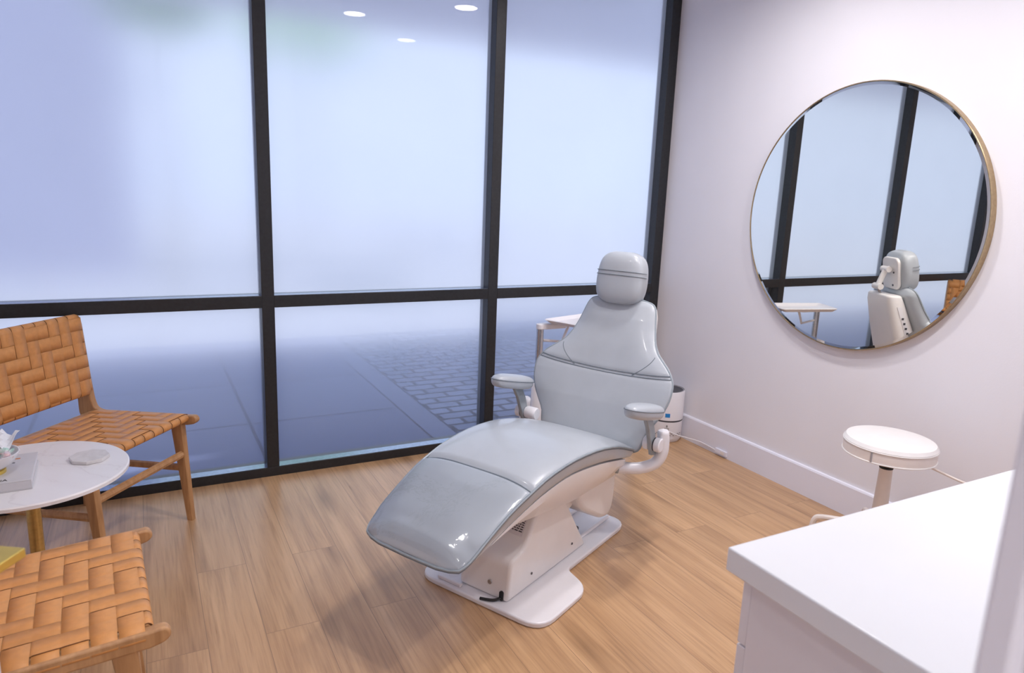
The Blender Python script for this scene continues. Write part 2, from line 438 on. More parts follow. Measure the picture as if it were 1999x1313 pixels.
tree(.6, 15.0, 5.6, 1.7, 'green tree blurred behind the middle frosted pane', 5)

# ------------------------------------------------------------------ dental chair
DO = (-1.98, -1.48, 0.)
dc = empty('dental_chair', 'pale grey vinyl dental chair on a white base plate in the middle of the floor', 'dental chair', DO, math.radians(26.5))
# base
base = [(0, -.295), (0, .295), (.33, .295), (.40, .158), (.94, .158), (.94, -.158), (.40, -.158), (.33, -.295)]
MB().prism(round_poly(base, [.09, .09, .07, .03, .09, .09, .03, .07]), 'z', 0.0, .022).build('base_plate', 'whitemetal', dc, bevel=.006, seg=3)
for sv in (-1, 1):
    MB().tube([(.60, sv * .075, .034), (.90, sv * .075, .034)], .009, 8).build('base_rail', 'whitemetal', dc)
MB().box(.016, .032, .085, .20, .022, .036).build('base_bracket', 'whitemetal', dc, bevel=.004)
# pedestal
ped_poly = [(.045, .022), (.062, .178), (.145, .192), (.27, .40), (.36, .40), (.625, .022)]
ped = MB().prism(round_poly(ped_poly, [.0, .03, .03, .03, .03, .0]), 'y', -.115, .115).build('pedestal', 'shell', dc, bevel=.014, seg=4)
lab = MB()
def on_slope(t, vv, off=.0015):
    a = Vector((.145, 0, .192)); c = Vector((.27, 0, .40)); d = c - a; n = Vector((-d.z, 0, d.x)).normalized()
    p = a + d * t + n * off; return (p.x, vv, p.z)
lab.add([on_slope(.18, .06), on_slope(.18, -.085), on_slope(.80, -.085), on_slope(.80, .06)], [(0, 1, 2, 3)])
lo = lab.build('warning_label', 'paper', ped, smooth=False)
tx = MB(); rnd = random.Random(2)
for i in range(15):
    t0 = .24 + i * .035
    x = -.08
    while x < .05:
        l = rnd.uniform(.006, .016)
        if x + l > .055: break
        tx.add([on_slope(t0, x, .0025), on_slope(t0, x + l, .0025), on_slope(t0 + .016, x + l, .0025), on_slope(t0 + .016, x, .0025)], [(0, 1, 2, 3)]); x += l + .004
tx.build('label_print', 'ink', ped, smooth=False)
for (u_, z_) in ((.20, .075), (.50, .075)):
    MB().lathe([(.0, -.1175), (.005, -.1175), (.005, -.113), (0, -.113)], 12, (u_, 0, z_), 'y').build('screw', 'dark', ped)
MB().lathe([(0, .046), (.009, .046), (.009, .056), (0, .056)], 14, (0, -.03, .078), 'x').build('screw', 'steel', ped)
MB().prism(rrect(-.096, -.078, .024, .062, .008), 'x', .0435, .055).build('cord_slot', 'black', ped)
MB().tube(catmull([(.06, -.088, .036), (.045, -.085, .034), (.025, -.07, .030), (.012, -.045, .029), (.004, -.02, .028)], 5), .0055, 8).build('foot_control_cord', 'black', dc)
# lift arm and rear cover
MB().prism(round_poly([(.30, .25), (.43, .215), (.52, .24), (.62, .33), (.36, .36)], .02), 'y', -.10, .10).build('lift_arm', 'shell', dc, bevel=.008)
MB().prism(round_poly([(.47, .33), (.49, .27), (.535, .215), (.70, .118), (.775, .108), (.808, .17), (.818, .36)], [.0, .03, .03, .03, .04, .05, 0]), 'y', -.145, .145).build('rear_cover', 'shell', dc, bevel=.02, seg=4)
MB().box(.50, .66, -.06, .06, .05, .075).build('under_bracket', 'dark', dc, bevel=.01)

# seat shell
SEAT = [  # u, piping z, underside z, half width, dome
    (-.345, .366, .352, .200, .030), (-.325, .378, .355, .212, .040), (-.29, .398, .360, .219, .040), (-.25, .424, .372, .224, .036),
    (-.165, .466, .402, .229, .030), (-.10, .494, .425, .234, .028), (-.03, .517, .447, .239, .026), (.09, .546, .473, .243, .028),
    (.25, .560, .489, .249, .030), (.43, .549, .474, .254, .028), (.58, .517, .448, .256, .024), (.70, .474, .420, .252, .022), (.755, .452, .408, .244, .018), (.775, .440, .412, .23, .008)]
SEATC = catmull(SEAT, 5)
sh = MB(); rings = []
for i in range(26):
    u_ = -.235 + (.70 + .235) * i / 25
    zp, zb, w_, dm = interp(SEATC, u_)
    k = (u_ + .235) / .935
    zbot = min(zb - .004, .390 + (.322 - .390) * min(1, (u_ + .225) / .60)) if u_ < .375 else .322
    zbot = min(zbot, zb - .003)
    wt, wb = w_ - .016, .165 + .02 * k
    wt = max(wt, wb)
    if i == 0: wt, wb = .17, .15
    rings.append([(u_, -wt, zb), (u_, -wt, zb - .25 * (zb - zbot)), (u_, -wb, zbot + .008), (u_, -wb + .02, zbot), (u_, wb - .02, zbot), (u_, wb, zbot + .008), (u_, wt, zb - .25 * (zb - zbot)), (u_, wt, zb)])
sh.loft(rings)
sh.build('seat_shell', 'shell', dc, bevel=.006)

def seat_ring(u_, zp, zb, w_, dm, shrink=1., n=12):
    top = []; pts = []
    for i in range(n + 1):
        s_ = -1 + 2 * i / n
        v = w_ * math.sin(s_ * PI / 2) if True else w_ * s_
        q = abs(v / w_)
        pts.append((u_, v, zp + dm * (1 - q ** 4) * shrink))
    zm = zp + (zb - zp) * .5
    pts += [(u_, w_ - .001, zp - .012), (u_, w_ - .003, zm), (u_, w_ - .010, zb + .006), (u_, w_ - .03, zb), (u_, -w_ + .03, zb), (u_, -w_ + .010, zb + .006), (u_, -w_ + .003, zm), (u_, -w_ + .001, zp - .012)]
    return pts
cu = MB(); rings = []
st = []
for (u_, zp, zb, w_, dm) in SEATC:
    st.append((u_, zp, zb, w_, dm))
def crease(u_): return .012 * math.exp(-((u_ + .012) / .011) ** 2)
us = sorted(set([s_[0] for s_ in SEATC] + [-.012 + k * .007 for k in range(-4, 5)]))
for u_ in us:
    zp, zb, w_, dm = interp(SEATC, u_)
    rings.append([(a, b, c - (crease(u_) if c > zp - .005 else 0)) for a, b, c in seat_ring(u_, zp, zb, w_, dm)])
f = SEATC[0]; rings.insert(0, seat_ring(f[0] - .012, f[1] - .003, f[2] + .001, f[3] - .035, .012))
rings.insert(0, seat_ring(f[0] - .018, f[1] - .006, f[2] + .004, f[3] - .075, .003))
e = SEATC[-1]; rings.append(seat_ring(e[0] + .008, e[1] - .006, e[2] + .008, e[3] - .03, .002))
cu.loft(rings)
cush = cu.build('seat_cushion', 'vinyl', dc, sub=1)
# piping round the seat
pp = []
for (u_, zp, zb, w_, dm) in SEATC[::2]: pp.append((u_, -w_ - .001, zp - .004))
back = [(u_, w_ + .001, z) for (u_, w_, z) in [(p[0], -p[1] - .001, p[2]) for p in pp]]
toe = [(-.357, -.17, .358), (-.364, -.125, .355), (-.366, 0, .354), (-.364, .125, .355), (-.357, .17, .358)]
rear = [(.785, .19, .434), (.785, -.19, .434)]
loop = pp + [rear[1], rear[0]] + back[::-1] + toe[::-1]
MB().tube(loop, .0045, 8, closed=True).build('piping', 'vinyl_dark', cush)
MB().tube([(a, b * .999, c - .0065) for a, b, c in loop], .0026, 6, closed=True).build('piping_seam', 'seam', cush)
cr = []
for i in range(25):
    s_ = -1 + 2 * i / 24; zp, zb, w_, dm = interp(SEATC, -.012)
    v = w_ * math.sin(s_ * PI / 2); q = abs(v / w_); cr.append((-.012, v, zp + dm * (1 - q ** 4) - .0115))
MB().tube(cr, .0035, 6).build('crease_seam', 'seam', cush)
# clear toe sleeve
tv = MB(); rings = []
for u_ in [q for q in us if -.345 <= q <= -.03]:
    zp, zb, w_, dm = interp(SEATC, u_)
    r = seat_ring(u_, zp, zb, w_, dm)[:13]
    r = [(a, b * 1.012, c + .0035) for a, b, c in r]
    zm = zp - .02
    rings.append([(u_, -w_ * 1.012, zm)] + r + [(u_, w_ * 1.012, zm)])
f0 = rings[0]
rings.insert(0, [(a - .016, b * .86, c - .012) for a, b, c in f0])
g = MB(); n = len(rings[0])
g.v = [p for r in rings for p in r]
g.f = [(i * n + j, i * n + j + 1, (i + 1) * n + j + 1, (i + 1) * n + j) for i in range(len(rings) - 1) for j in range(n - 1)]
o = g.build('clear_toe_cover', 'cover', cush, sub=1); o['label'] = 'glossy clear plastic sleeve over the toe end'

# backrest
BK = [(.412, .190), (.425, .232), (.445, .252), (.50, .263), (.54, .285), (.58, .310), (.62, .330), (.66, .342), (.70, .345), (.735, .338), (.77, .312), (.80, .275),
      (.83, .238), (.87, .211), (.92, .193), (.97, .180), (1.005, .170), (1.025, .155), (1.036, .125)]
BKC = [(z, w_) for z, w_ in catmull(BK, 4)]
def uc(z): return .812 + .42 * (z - .47)
def fwd(z):
    return interp([(.41, .004), (.50, .014), (.60, .035), (.70, .045), (.76, .042), (.84, .020), (.92, .008), (1.04, .004)], z)[0]
def puff(z):
    return interp([(.41, .008), (.46, .022), (.60, .030), (.74, .026), (.85, .030), (.96, .030), (1.02, .020), (1.036, .008)], z)[0]
def bfront(z, v, w_, k=0.):
    q = v / w_
    return uc(z) - fwd(z) * q * q - puff(z) * (1 - abs(q) ** 5) + k
def thick(z): return interp([(.41, .045), (.5, .07), (.9, .07), (1.0, .06), (1.036, .03)], z)[0]
bk = MB(); rings = []
for z, w_ in BKC:
    n = 16; pts = []
    for i in range(n + 1):
        v = w_ * math.sin((-1 + 2 * i / n) * PI / 2)
        groove = .006 * math.exp(-((z - (.751 - .022 * (1 - (v / w_) ** 2))) / .008) ** 2)
        pts.append((bfront(z, v, w_) + groove, v, z))
    ue = uc(z) - fwd(z); t_ = thick(z)
    pts += [(ue + .012, w_ - .001, z), (ue + t_ * .55, w_ - .008, z), (ue + t_, w_ - .03, z), (uc(z) + t_, w_ * .5, z), (uc(z) + t_, -w_ * .5, z), (ue + t_, -w_ + .03, z), (ue + t_ * .55, -w_ + .008, z), (ue + .012, -w_ + .001, z)]
    rings.append(pts)
def cap(r, s_, dz):
    cx = sum(p[0] for p in r) / len(r); return [(cx + (p[0] - cx) * s_, p[1] * s_, p[2] + dz) for p in r]
rings.insert(0, cap(rings[0], .6, -.008)); rings.append(cap(rings[-1], .6, .006))
bk.loft(rings)
back = bk.build('backrest_cushion', 'vinyl', dc, sub=1)
pl = [(uc(z) - fwd(z) + .006, w_ + .0005, z) for z, w_ in BKC[2:-1:2]]
pr = [(a, -b, c) for a, b, c in pl]
ztop = 1.042
top_ = [(uc(ztop) + .0, v, ztop) for v in (.09, .03, -.03, -.09)]
MB().tube(pl + top_ + pr[::-1], .0045, 8).build('piping', 'vinyl_dark', back)
def strip(z0f, name, rad=.0019, vv=None, mt='seam'):
    pts = []
    for i in range(33):
        z = z0f(i / 32)
        if isinstance(z, tuple): v, z = z
        w_ = interp([(a, b) for a, b in BKC], z)[0]
        if vv is None and not isinstance(z0f(i / 32), tuple): v = -w_ * .995 + 2 * w_ * .995 * i / 32
        pts.append((bfront(z, v, w_, .0015), v, z))
    MB().tube(pts, rad, 6).build(name, mt, back)
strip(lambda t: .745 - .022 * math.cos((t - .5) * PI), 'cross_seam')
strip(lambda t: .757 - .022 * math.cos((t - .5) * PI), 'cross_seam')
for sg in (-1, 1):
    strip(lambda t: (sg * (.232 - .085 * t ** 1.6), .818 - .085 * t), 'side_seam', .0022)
# rear shell with control panel
sh = MB(); rings = []
for z, hw, d0, d1 in ((.40, .15, .05, .17), (.47, .17, .055, .20), (.62, .165, .06, .20), (.80, .15, .06, .185), (.95, .135, .06, .165), (.995, .125, .06, .15)):
    c0 = uc(z) + d0; c1 = uc(z) + d1
    rings.append([(q[0], q[1], z) for q in rrect(c0, c1, -hw, hw, .035, 4)])
sh.loft(rings)
shell = sh.build('backrest_shell', 'shell', dc, bevel=.012, seg=3)
def on_side(z, d, sv=-1, off=.002):
    hw = interp([(.40, .15), (.47, .17), (.62, .165), (.80, .15), (.95, .135), (.995, .125)], z)[0]
    return (uc(z) + d, sv * (hw + off), z)
for sv in (-1, 1):
    g = MB().add([on_side(.66, .105, sv), on_side(.66, .135, sv), on_side(.93, .125, sv), on_side(.93, .10, sv)], [(0, 1, 2, 3)])
    cp = g.build('control_panel', 'whitemetal', shell, smooth=False, solid=.003)
g = MB()
for k in range(7):
    z = .69 + k * .028; p = on_side(z, .118, -1, .005); q = on_side(z + .012, .118, -1, .005)
    g.box(p[0] - .006, p[0] + .006, p[1] - .001, p[1] + .001, p[2], q[2])
g.build('control_button', 'dark', shell, smooth=False)
# headrest : rounded cushion on a white plate, double-link arm
HZ0, HZ1 = 1.026, 1.256
hd = empty('headrest', None, None, (1.05, .012, 1.132)); hd.parent = dc; hd.rotation_euler = (0, math.radians(9), 0); hd.scale = (1.02, 1.02, 1.02)
hc = MB(); rings = []
H = .118; 
for i in range(17):
    s_ = -1 + 2 * i / 16; z = H * math.sin(s_ * PI / 2)
    q = abs(z / H)
    e_ = (1 - q ** 3.6) ** (1 / 3.6) if q < 1 else 0.
    w_ = max(.045, (.116 - .010 * (z / H if z > 0 else 0)) * max(e_, .25))
    t_ = max(.3, e_)
    ring = []
    for k in range(28):
        a = 2 * PI * k / 28; ca, sa = math.cos(a), math.sin(a)
        v = w_ * math.copysign(abs(ca) ** .42, ca); u_ = .052 * t_ * math.copysign(abs(sa) ** .5, sa)
        if sa < 0: u_ -= .012 * (1 - (v / w_) ** 2) * t_
        ring.append((u_, v, z))
    rings.append(ring)
hc.loft(rings)
hcu = hc.build('headrest_cushion', 'vinyl', hd, sub=1)
for dz in (.010, .028):
    pts = []
    for k in range(21):
        a = PI + PI * k / 20; ca, sa = math.cos(a), math.sin(a); w_ = .1165
        v = w_ * math.copysign(abs(ca) ** .42, ca); u_ = .0525 * math.copysign(abs(sa) ** .5, sa) - .0125 * (1 - (v / w_) ** 2)
        pts.append((u_, v, dz))
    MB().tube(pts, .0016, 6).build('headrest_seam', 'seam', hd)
MB().prism(rrect(-.082, .082, -.10, .085, .035), 'x', .046, .066).build('headrest_plate', 'shell', hd, bevel=.006, seg=3)
for v_, z_ in ((-.03, -.075), (-.04, .0)):
    MB().lathe([(0, .066), (.006, .066), (.006, .069), (0, .069)], 12, (0, v_, z_), 'x').build('screw', 'dark', hd)
ar = MB(); ar.tube([(.068, 0, .02), (.09, 0, .02)], .016, 12); ar.tube([(.09, -.035, .02), (.09, .035, .02)], .017, 14)
ar.tube([(.09, 0, .02), (.14, 0, -.075)], .016, 12); ar.tube([(.14, -.035, -.075), (.14, .035, -.075)], .018, 14)
ar.build('headrest_link', 'shell', hd)
MB().tube([(.14, 0, -.075), (.125, 0, -.12), (.115, 0, -.165)], .013, 4, flat=.6).build('headrest_bar', 'steel', hd)
# armrests
for sv in (-1, 1):
    ar = empty('armrest', None, None, (.655, sv * .325, .664)); ar.parent = dc; ar.rotation_euler = (0, math.radians(13), 0)
    pd = MB(); rings = []
    for z, k in ((-.034, .70), (-.031, .86), (-.020, .97), (-.006, 1.), (.006, .995), (.016, .93), (.024, .74), (.028, .42)):
        rings.append([(.146 * k * math.copysign(abs(math.cos(a)) ** .85, math.cos(a)), .053 * k * math.copysign(abs(math.sin(a)) ** .8, math.sin(a)), z) for a in [2 * PI * i / 36 for i in range(36)]])
    pd.loft(rings); pad = pd.build('pad', 'vinyl', ar, sub=1)
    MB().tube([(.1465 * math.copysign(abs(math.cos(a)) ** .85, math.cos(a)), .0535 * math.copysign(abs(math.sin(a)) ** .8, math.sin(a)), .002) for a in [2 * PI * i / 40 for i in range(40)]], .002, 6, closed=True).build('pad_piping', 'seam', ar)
    bar = [(.035, 0, -.024), (.085, 0, -.075), (.14, 0, -.155), (.155, 0, -.19)]
    bb = MB(); rings = []
    for (x, y, z), hw in zip(bar, (.034, .031, .027, .018)):
        yy = -sv * .0
        rings.append([(x - hw, yy - .009, z), (x + hw, yy - .009, z), (x + hw, yy + .009, z), (x - hw, yy + .009, z)])
    bb.loft(rings); bb.build('support_bar', 'greymetal', ar, bevel=.003)
    def disc(name, m_, y0, y1, r):
        y0, y1 = sv * y0, sv * y1
        MB().lathe([(0, y0), (r * .86, y0), (r, y0 + .12 * (y1 - y0)), (r, y1 - .12 * (y1 - y0)), (r * .86, y1), (0, y1)], 24, (.140, 0, -.142), 'y').build(name, m_, ar)
    disc('hinge', 'whitemetal', -.010, -.036 if sv < 0 else -.070, .029)
    disc('hinge_ring', 'dark', .009, .013, .0285)
    disc('hinge_knuckle', 'whitemetal', .012, .040, .030)
    tp = catmull([(.66, sv * .17, .385), (.70, sv * .22, .378), (.745, sv * .28, .378), (.785, sv * .33, .40), (.80, sv * .352, .445), (.802, sv * .354, .50), (.800, sv * .350, .548)], 5)
    MB().tube(tp, [.0255] * (len(tp) - 2) + [.025, .020], 14).build('arm_tube', 'whitemetal', dc)
    MB().tube([(.655, sv * .165, .386), (.690, sv * .208, .381)], .028, 14).build('tube_socket', 'greymetal', dc)

# ------------------------------------------------------------------ tray stand behind the chair
ts = empty('tray_stand', 'white instrument tray on a steel column behind the dental chair', 'tray stand', (-1.116, -.40, 0))
ts_b = MB()
for k in range(4):
    a = PI / 4 + k * PI / 2
    ts_b.tube([(0, 0, .07), (.20 * math.cos(a), .20 * math.sin(a), .05)], .018, 8)
ts_b.build('base', 'whitemetal', ts)
for k in range(4):
    a = PI / 4 + k * PI / 2
    MB().lathe([(0, -.010), (.024, -.010), (.024, .010), (0, .010)], 16, (.20 * math.cos(a), .20 * math.sin(a), .024), 'y').build('caster', 'dark', ts)
MB().lathe([(.0, .05), (.034, .05), (.034, .47), (.029, .48), (0, .48)], 24).build('column_sleeve', 'whitemetal', ts)
MB().lathe([(0, .47), (.0195, .47), (.0195, .79), (0, .79)], 24).build('column', 'steel', ts)
MB().prism(rrect(-.021, .16, -.021, .021, .018), 'z', .782, .812).build('arm', 'whitemetal', ts, bevel=.004)
MB().tube([(.02, 0, .72), (.14, 0, .705), (.18, 0, .79)], .008, 8).build('brace', 'whitemetal', ts)
ty = MB()
outer = [(.00, -.045), (.13, -.28), (.62, -.10), (.40, .12)]
tl_ = round_poly([(.005, -.02), (.10, -.24), (.50, -.14), (.40, .09)], .02, 4)
cx = sum(q[0] for q in tl_) / len(tl_); cy = sum(q[1] for q in tl_) / len(tl_)
def sc(q, s_): return (cx + (q[0] - cx) * s_, cy + (q[1] - cy) * s_)
ty.loft([[(*sc(q, .86), .818) for q in tl_], [(*sc(q, 1.0), .838) for q in tl_], [(*sc(q, .975), .842) for q in tl_], [(*sc(q, .85), .824) for q in tl_]])
ty.build('tray', 'whitemetal', ts)

# ------------------------------------------------------------------ lounge chairs
PITCH, AMP = .055, .0019
def ribbons(mb, fn, n, k0, k1, center, along0, along1, parity, w=PITCH * .985, wrapR=.016, wrapA=150):
    """n strips; fn(s, t, h) -> point ; strips run along s, sit at t ; crossings at s-centres."""
    m = int(round((along1 - along0) / PITCH))
    for i in range(n):
        t = center(i); path = []
        for q in range(7, 0, -1):
            a = math.radians(wrapA) * q / 7; path.append((along0 - wrapR * math.sin(a), -wrapR + wrapR * math.cos(a)))
        for j in range(m):
            sgn = 1 if ((i + j + parity) % 4) < 2 else -1
            s_ = along0 + (j + .5) * PITCH
            for d in (-.44, -.40, -.2, .2, .40, .44):
                path.append((s_ + d * PITCH, sgn * AMP * (1 if abs(d) < .42 else .75)))
        for q in range(1, 8):
            a = math.radians(wrapA) * q / 7; path.append((along1 + wrapR * math.sin(a), -wrapR + wrapR * math.cos(a)))
        o = len(mb.v)
        for s_, h in path:
            w2 = w if along0 <= s_ <= along1 and h > -.004 else w * .955
            mb.v.append(tuple(fn(s_, t - w2 / 2, h))); mb.v.append(tuple(fn(s_, t, h + .0002))); mb.v.append(tuple(fn(s_, t + w2 / 2, h)))
        for q in range(len(path) - 1):
            a = o + q * 3
            mb.f += [(a, a + 1, a + 4, a + 3), (a + 1, a + 2, a + 5, a + 4)]

def rim(o):
    o.data.materials.append(M['leather_edge_shade']); o.modifiers['thick'].material_offset_rim = 1; return o

def lounge_chair(loc, ang, label):
    t = empty('lounge_chair', label, 'lounge chair', loc, math.radians(ang), 'woven leather lounge chairs')
    side = [(.036, .494), (.0, .491), (-.42, .470), (-.462, .478), (-.476, .52), (-.488, .62), (-.512, .86), (-.522, .893), (-.548, .900), (-.566, .875),
            (-.560, .80), (-.548, .62), (-.545, .45), (-.53, .425), (-.48, .428), (0, .448), (.034, .456), (.048, .474)]
    sp = round_poly(side, [.012, .0, .0, .02, .02, .02, .01, .015, .015, .02, .0, .0, .02, .02, .02, 0, .015, .015], 4)
    for sg in (-1, 1):
        MB().prism(sp, 'y', sg * .247, sg * .277).build('side_frame', 'wood', t, bevel=.006, seg=3)
        y = sg * .256
        def leg(p0, p1, a0, a1, b0, b1):
            r0 = [(p0[0] + q[0], y + q[1], p0[1]) for q in rrect(-a0, a0, -b0, b0, .006, 2)]
            r1 = [(p1[0] + q[0], y + q[1], p1[1]) for q in rrect(-a1, a1, -b1, b1, .006, 2)]
            return MB().loft([r1, r0])
        leg((-.052, .452), (-.012, 0), .027, .014, .017, .014).build('leg', 'wood', t)
        leg((-.515, .44), (-.548, 0), .026, .015, .017, .014).build('leg', 'wood', t)
        MB().tube([(-.03, y, .245), (-.53, y, .225)], .013, 8, flat=1.3).build('side_stretcher', 'wood', t)
    MB().tube([(-.032, -.25, .312), (-.032, .25, .312)], .014, 8, flat=1.2).build('front_stretcher', 'wood', t)
    MB().tube([(-.535, -.25, .33), (-.535, .25, .33)], .014, 8, flat=1.2).build('rear_stretcher', 'wood', t)
    sl = (.491 - .469) / .44
    def seatfn(s_, b_, h): return (s_, b_, .497 + sl * s_ + h)
    MB().tube([(-.006, -.25, .482), (-.006, .25, .482)], .0125, 12).build('front_rail', 'wood', t)
    MB().tube([(-.462, -.25, .461), (-.462, .25, .461)], .0125, 12).build('rear_rail', 'wood', t)
    sm = MB()
    ribbons(sm, seatfn, 9, 0, 0, lambda i: (i - 4) * PITCH, -.446, -.006, 0)
    ribbons(sm, lambda s_, t_, h: seatfn(t_, s_, h), 8, 0, 0, lambda i: -.446 + (i + .5) * PITCH, -.2475 - .0, .2475, 2, wrapR=.030, wrapA=80)
    for q in (0,):
        pass
    rim(sm.build('woven_seat', 'leather', t, solid=.0026))
    a0, z0, a1, z1 = -.478, .560, -.511, .885
    d = Vector((a1 - a0, 0, z1 - z0)); L = d.length; d.normalize(); nrm = Vector((d.z, 0, -d.x))
    def backfn(s_, b_, h):
        p = Vector((a0, b_, z0)) + d * s_ + nrm * (h + .006); return p
    for s_ in (.0, .330 - .003):
        p = Vector((a0, 0, z0)) + d * s_ - nrm * .011
        MB().tube([(p.x, -.25, p.z), (p.x, .25, p.z)], .0125, 12).build('back_rail', 'wood', t)
    bm_ = MB()
    ribbons(bm_, backfn, 9, 0, 0, lambda i: (i - 4) * PITCH, 0.0, .330, 1)
    ribbons(bm_, lambda s_, t_, h: backfn(t_, s_, h), 6, 0, 0, lambda i: (i + .5) * PITCH, -.2475, .2475, 3, wrapR=.030, wrapA=80)
    rim(bm_.build('woven_back', 'leather', t, solid=.0026))
    return t
lounge_chair((-3.019, -.561, 0), -38.8, 'woven tan leather lounge chair with its tall back against the window')
lounge_chair((-3.048, -1.690, 0), 3.2, 'woven tan leather lounge chair nearest the camera, seat cut off at lower left')

# ------------------------------------------------------------------ side table and what lies on it
TX, TY, TZ = -3.358, -1.006, .56
st_ = empty('side_table', 'round white marble side table on a brass stem between the lounge chairs', 'side table', (TX, TY, 0))
MB().lathe([(0, .542), (.274, .542), (.284, .546), (.284, .556), (.280, .56), (0, .56)], 72).build('tabletop', 'marble', st_)
MB().lathe([(0, .012), (.021, .012), (.021, .542), (0, .542)], 24).build('stem', 'brass', st_)
MB().lathe([(0, 0), (.17, 0), (.17, .010), (.165, .014), (0, .014)], 48).build('base', 'brass', st_)
co = MB(); oc = [(.061 * math.cos(PI / 8 + k * PI / 4), .061 * math.sin(PI / 8 + k * PI / 4)) for k in range(8)]
co.prism(oc, 'z', 0, .012)
tag(co.build('coaster', 'coaster', None, bevel=.002, loc=(-3.193, -.957, TZ + .0005), rot=(0, 0, .3)), 'octagonal grey marble coaster on the side table', 'coaster')
BKL = (-3.332, -1.163, TZ + .0005)
bk_ = empty('book', 'thick pale grey book lying under the candy bowl on the side table', 'book', BKL, math.radians(2))
# local: x to the left is negative; y away from the camera
BW, BD, BH = .19, .25, .031
cv = MB(); cv.box(-BW, 0, 0, BD, 0, .003); cv.box(-BW, 0, 0, BD, BH - .003, BH); cv.box(-BW, 0, 0, .003, .003, BH - .003)
cvo = cv.build('cover', 'bookcover', bk_, bevel=.0015)
MB().box(-BW + .004, -.004, .004, BD - .004, .0032, BH - .0032).build('pages', 'paper', bk_, smooth=False)
MB().box(-.075, -.045, .200, .209, BH, BH + .0006).build('cover_print', 'orange', cvo, smooth=False)
MB().box(-.072, -.056, .165, .171, BH, BH + .0006).build('cover_print', 'ink', cvo, smooth=False)
def text(s_, size, loc, rot, parent, m, name):
    cu_ = bpy.data.curves.new(name, 'FONT'); cu_.body = s_; cu_.size = size; cu_.extrude = .0003; cu_.align_x = 'RIGHT'
    cu_.materials.append(M[m]); tmp = bpy.data.objects.new(name + '_curve', cu_); C.objects.link(tmp)
    me = bpy.data.meshes.new_from_object(tmp.evaluated_get(bpy.context.evaluated_depsgraph_get()))
    bpy.data.objects.remove(tmp)
    o = bpy.data.objects.new(name, me); C.objects.link(o); o.parent = parent; o.location = loc; o.rotation_euler = rot
    return o
text('ARIA', .020, (-.062, .014, BH + .0004), (0, 0, 0), cvo, 'ink', 'title_lettering')
# bowl
BX, BY, BZ = -3.447, -1.066, TZ + BH + .001
bw = empty('bowl', 'white bowl with a gold foot holding wrapped candies on the book', 'bowl', (BX, BY, BZ))
MB().lathe([(0, .0), (.040, .0), (.040, .010), (.034, .013), (0, .013)], 32).build('foot', 'gold', bw)
MB().lathe([(0, .013), (.036, .013), (.062, .030), (.078, .058), (.080, .064), (.076, .064), (.058, .034), (.034, .020), (0, .020)], 48).build('bowl_body', 'porcelain', bw)
rnd = random.Random(11)
cl = [('candy_green', .035, .012, .062, 'pale green wrapped candy on top of the bowl'), ('candy_pink', .048, -.020, .058, 'pink wrapped candy at the right rim of the bowl'), ('candy_pink', .015, -.038, .055, 'pink wrapped candy at the near side of the bowl'),
      ('candy_green', -.022, .012, .060, 'pale green wrapped candy at the back of the bowl'), ('candy_pink', -.035, .0, .055, 'pink wrapped candy at the left of the bowl'), ('candy_green', .004, -.003, .046, 'pale green wrapped candy in the middle of the bowl')]
for m_, x, y, z, lb in cl:
    c_ = MB(); rings = []
    for s_, r in ((-.024, .012), (-.017, .004), (-.012, .010), (0, .0125), (.012, .010), (.017, .004), (.024, .012)):
        rings.append([(s_, r * math.cos(a) * (1.4 if abs(s_) > .02 else 1), r * math.sin(a) * (.5 if abs(s_) > .02 else 1)) for a in [2 * PI * k / 10 for k in range(10)]])
    c_.loft(rings)
    o = c_.build('candy', m_, None, loc=(BX + x, BY + y, BZ + z), rot=(rnd.uniform(-.3, .3), rnd.uniform(-.3, .3), rnd.uniform(0, 3)))
    tag(o, lb, 'candy', 'wrapped candies in the bowl')
nk = MB(); npts = 7
for i in range(npts):
    for j in range(npts):
        x = (i / (npts - 1) - .5) * .085; y = (j / (npts - 1) - .5) * .07
        nk.v.append((x, y, .012 * math.sin(i * 1.7 + j * .8) + .032 * (j / (npts - 1))))
nk.f = [(i * npts + j, (i + 1) * npts + j, (i + 1) * npts + j + 1, i * npts + j + 1) for i in range(npts - 1) for j in range(npts - 1)]
tag(nk.build('napkin', 'napkin', None, smooth=False, solid=.001, loc=(BX + .022, BY + .052, BZ + .068), rot=(0, 0, -.5)), 'crumpled white tissue tucked at the back of the candy bowl', 'napkin')

# ------------------------------------------------------------------ gold topped white pedestal at the left edge
ga = math.atan2(-.020, .031)
gp = empty('pedestal', 'white pedestal with a square gold top at the left edge', 'pedestal', (-3.177, -2.401, 0), ga)
MB().box(-.42, 0, -.30, 0, .935, .950).build('gold_top', 'gold', gp, bevel=.002)
MB().lathe([(0, .950), (.012, .950), (.012, .956), (0, .956)], 20, (-.052, -.018, 0)).build('knob', 'brass', gp)
MB().box(-.385, -.035, -.27, -.03, 0, .935).build('body', 'cabinet', gp, bevel=.003)

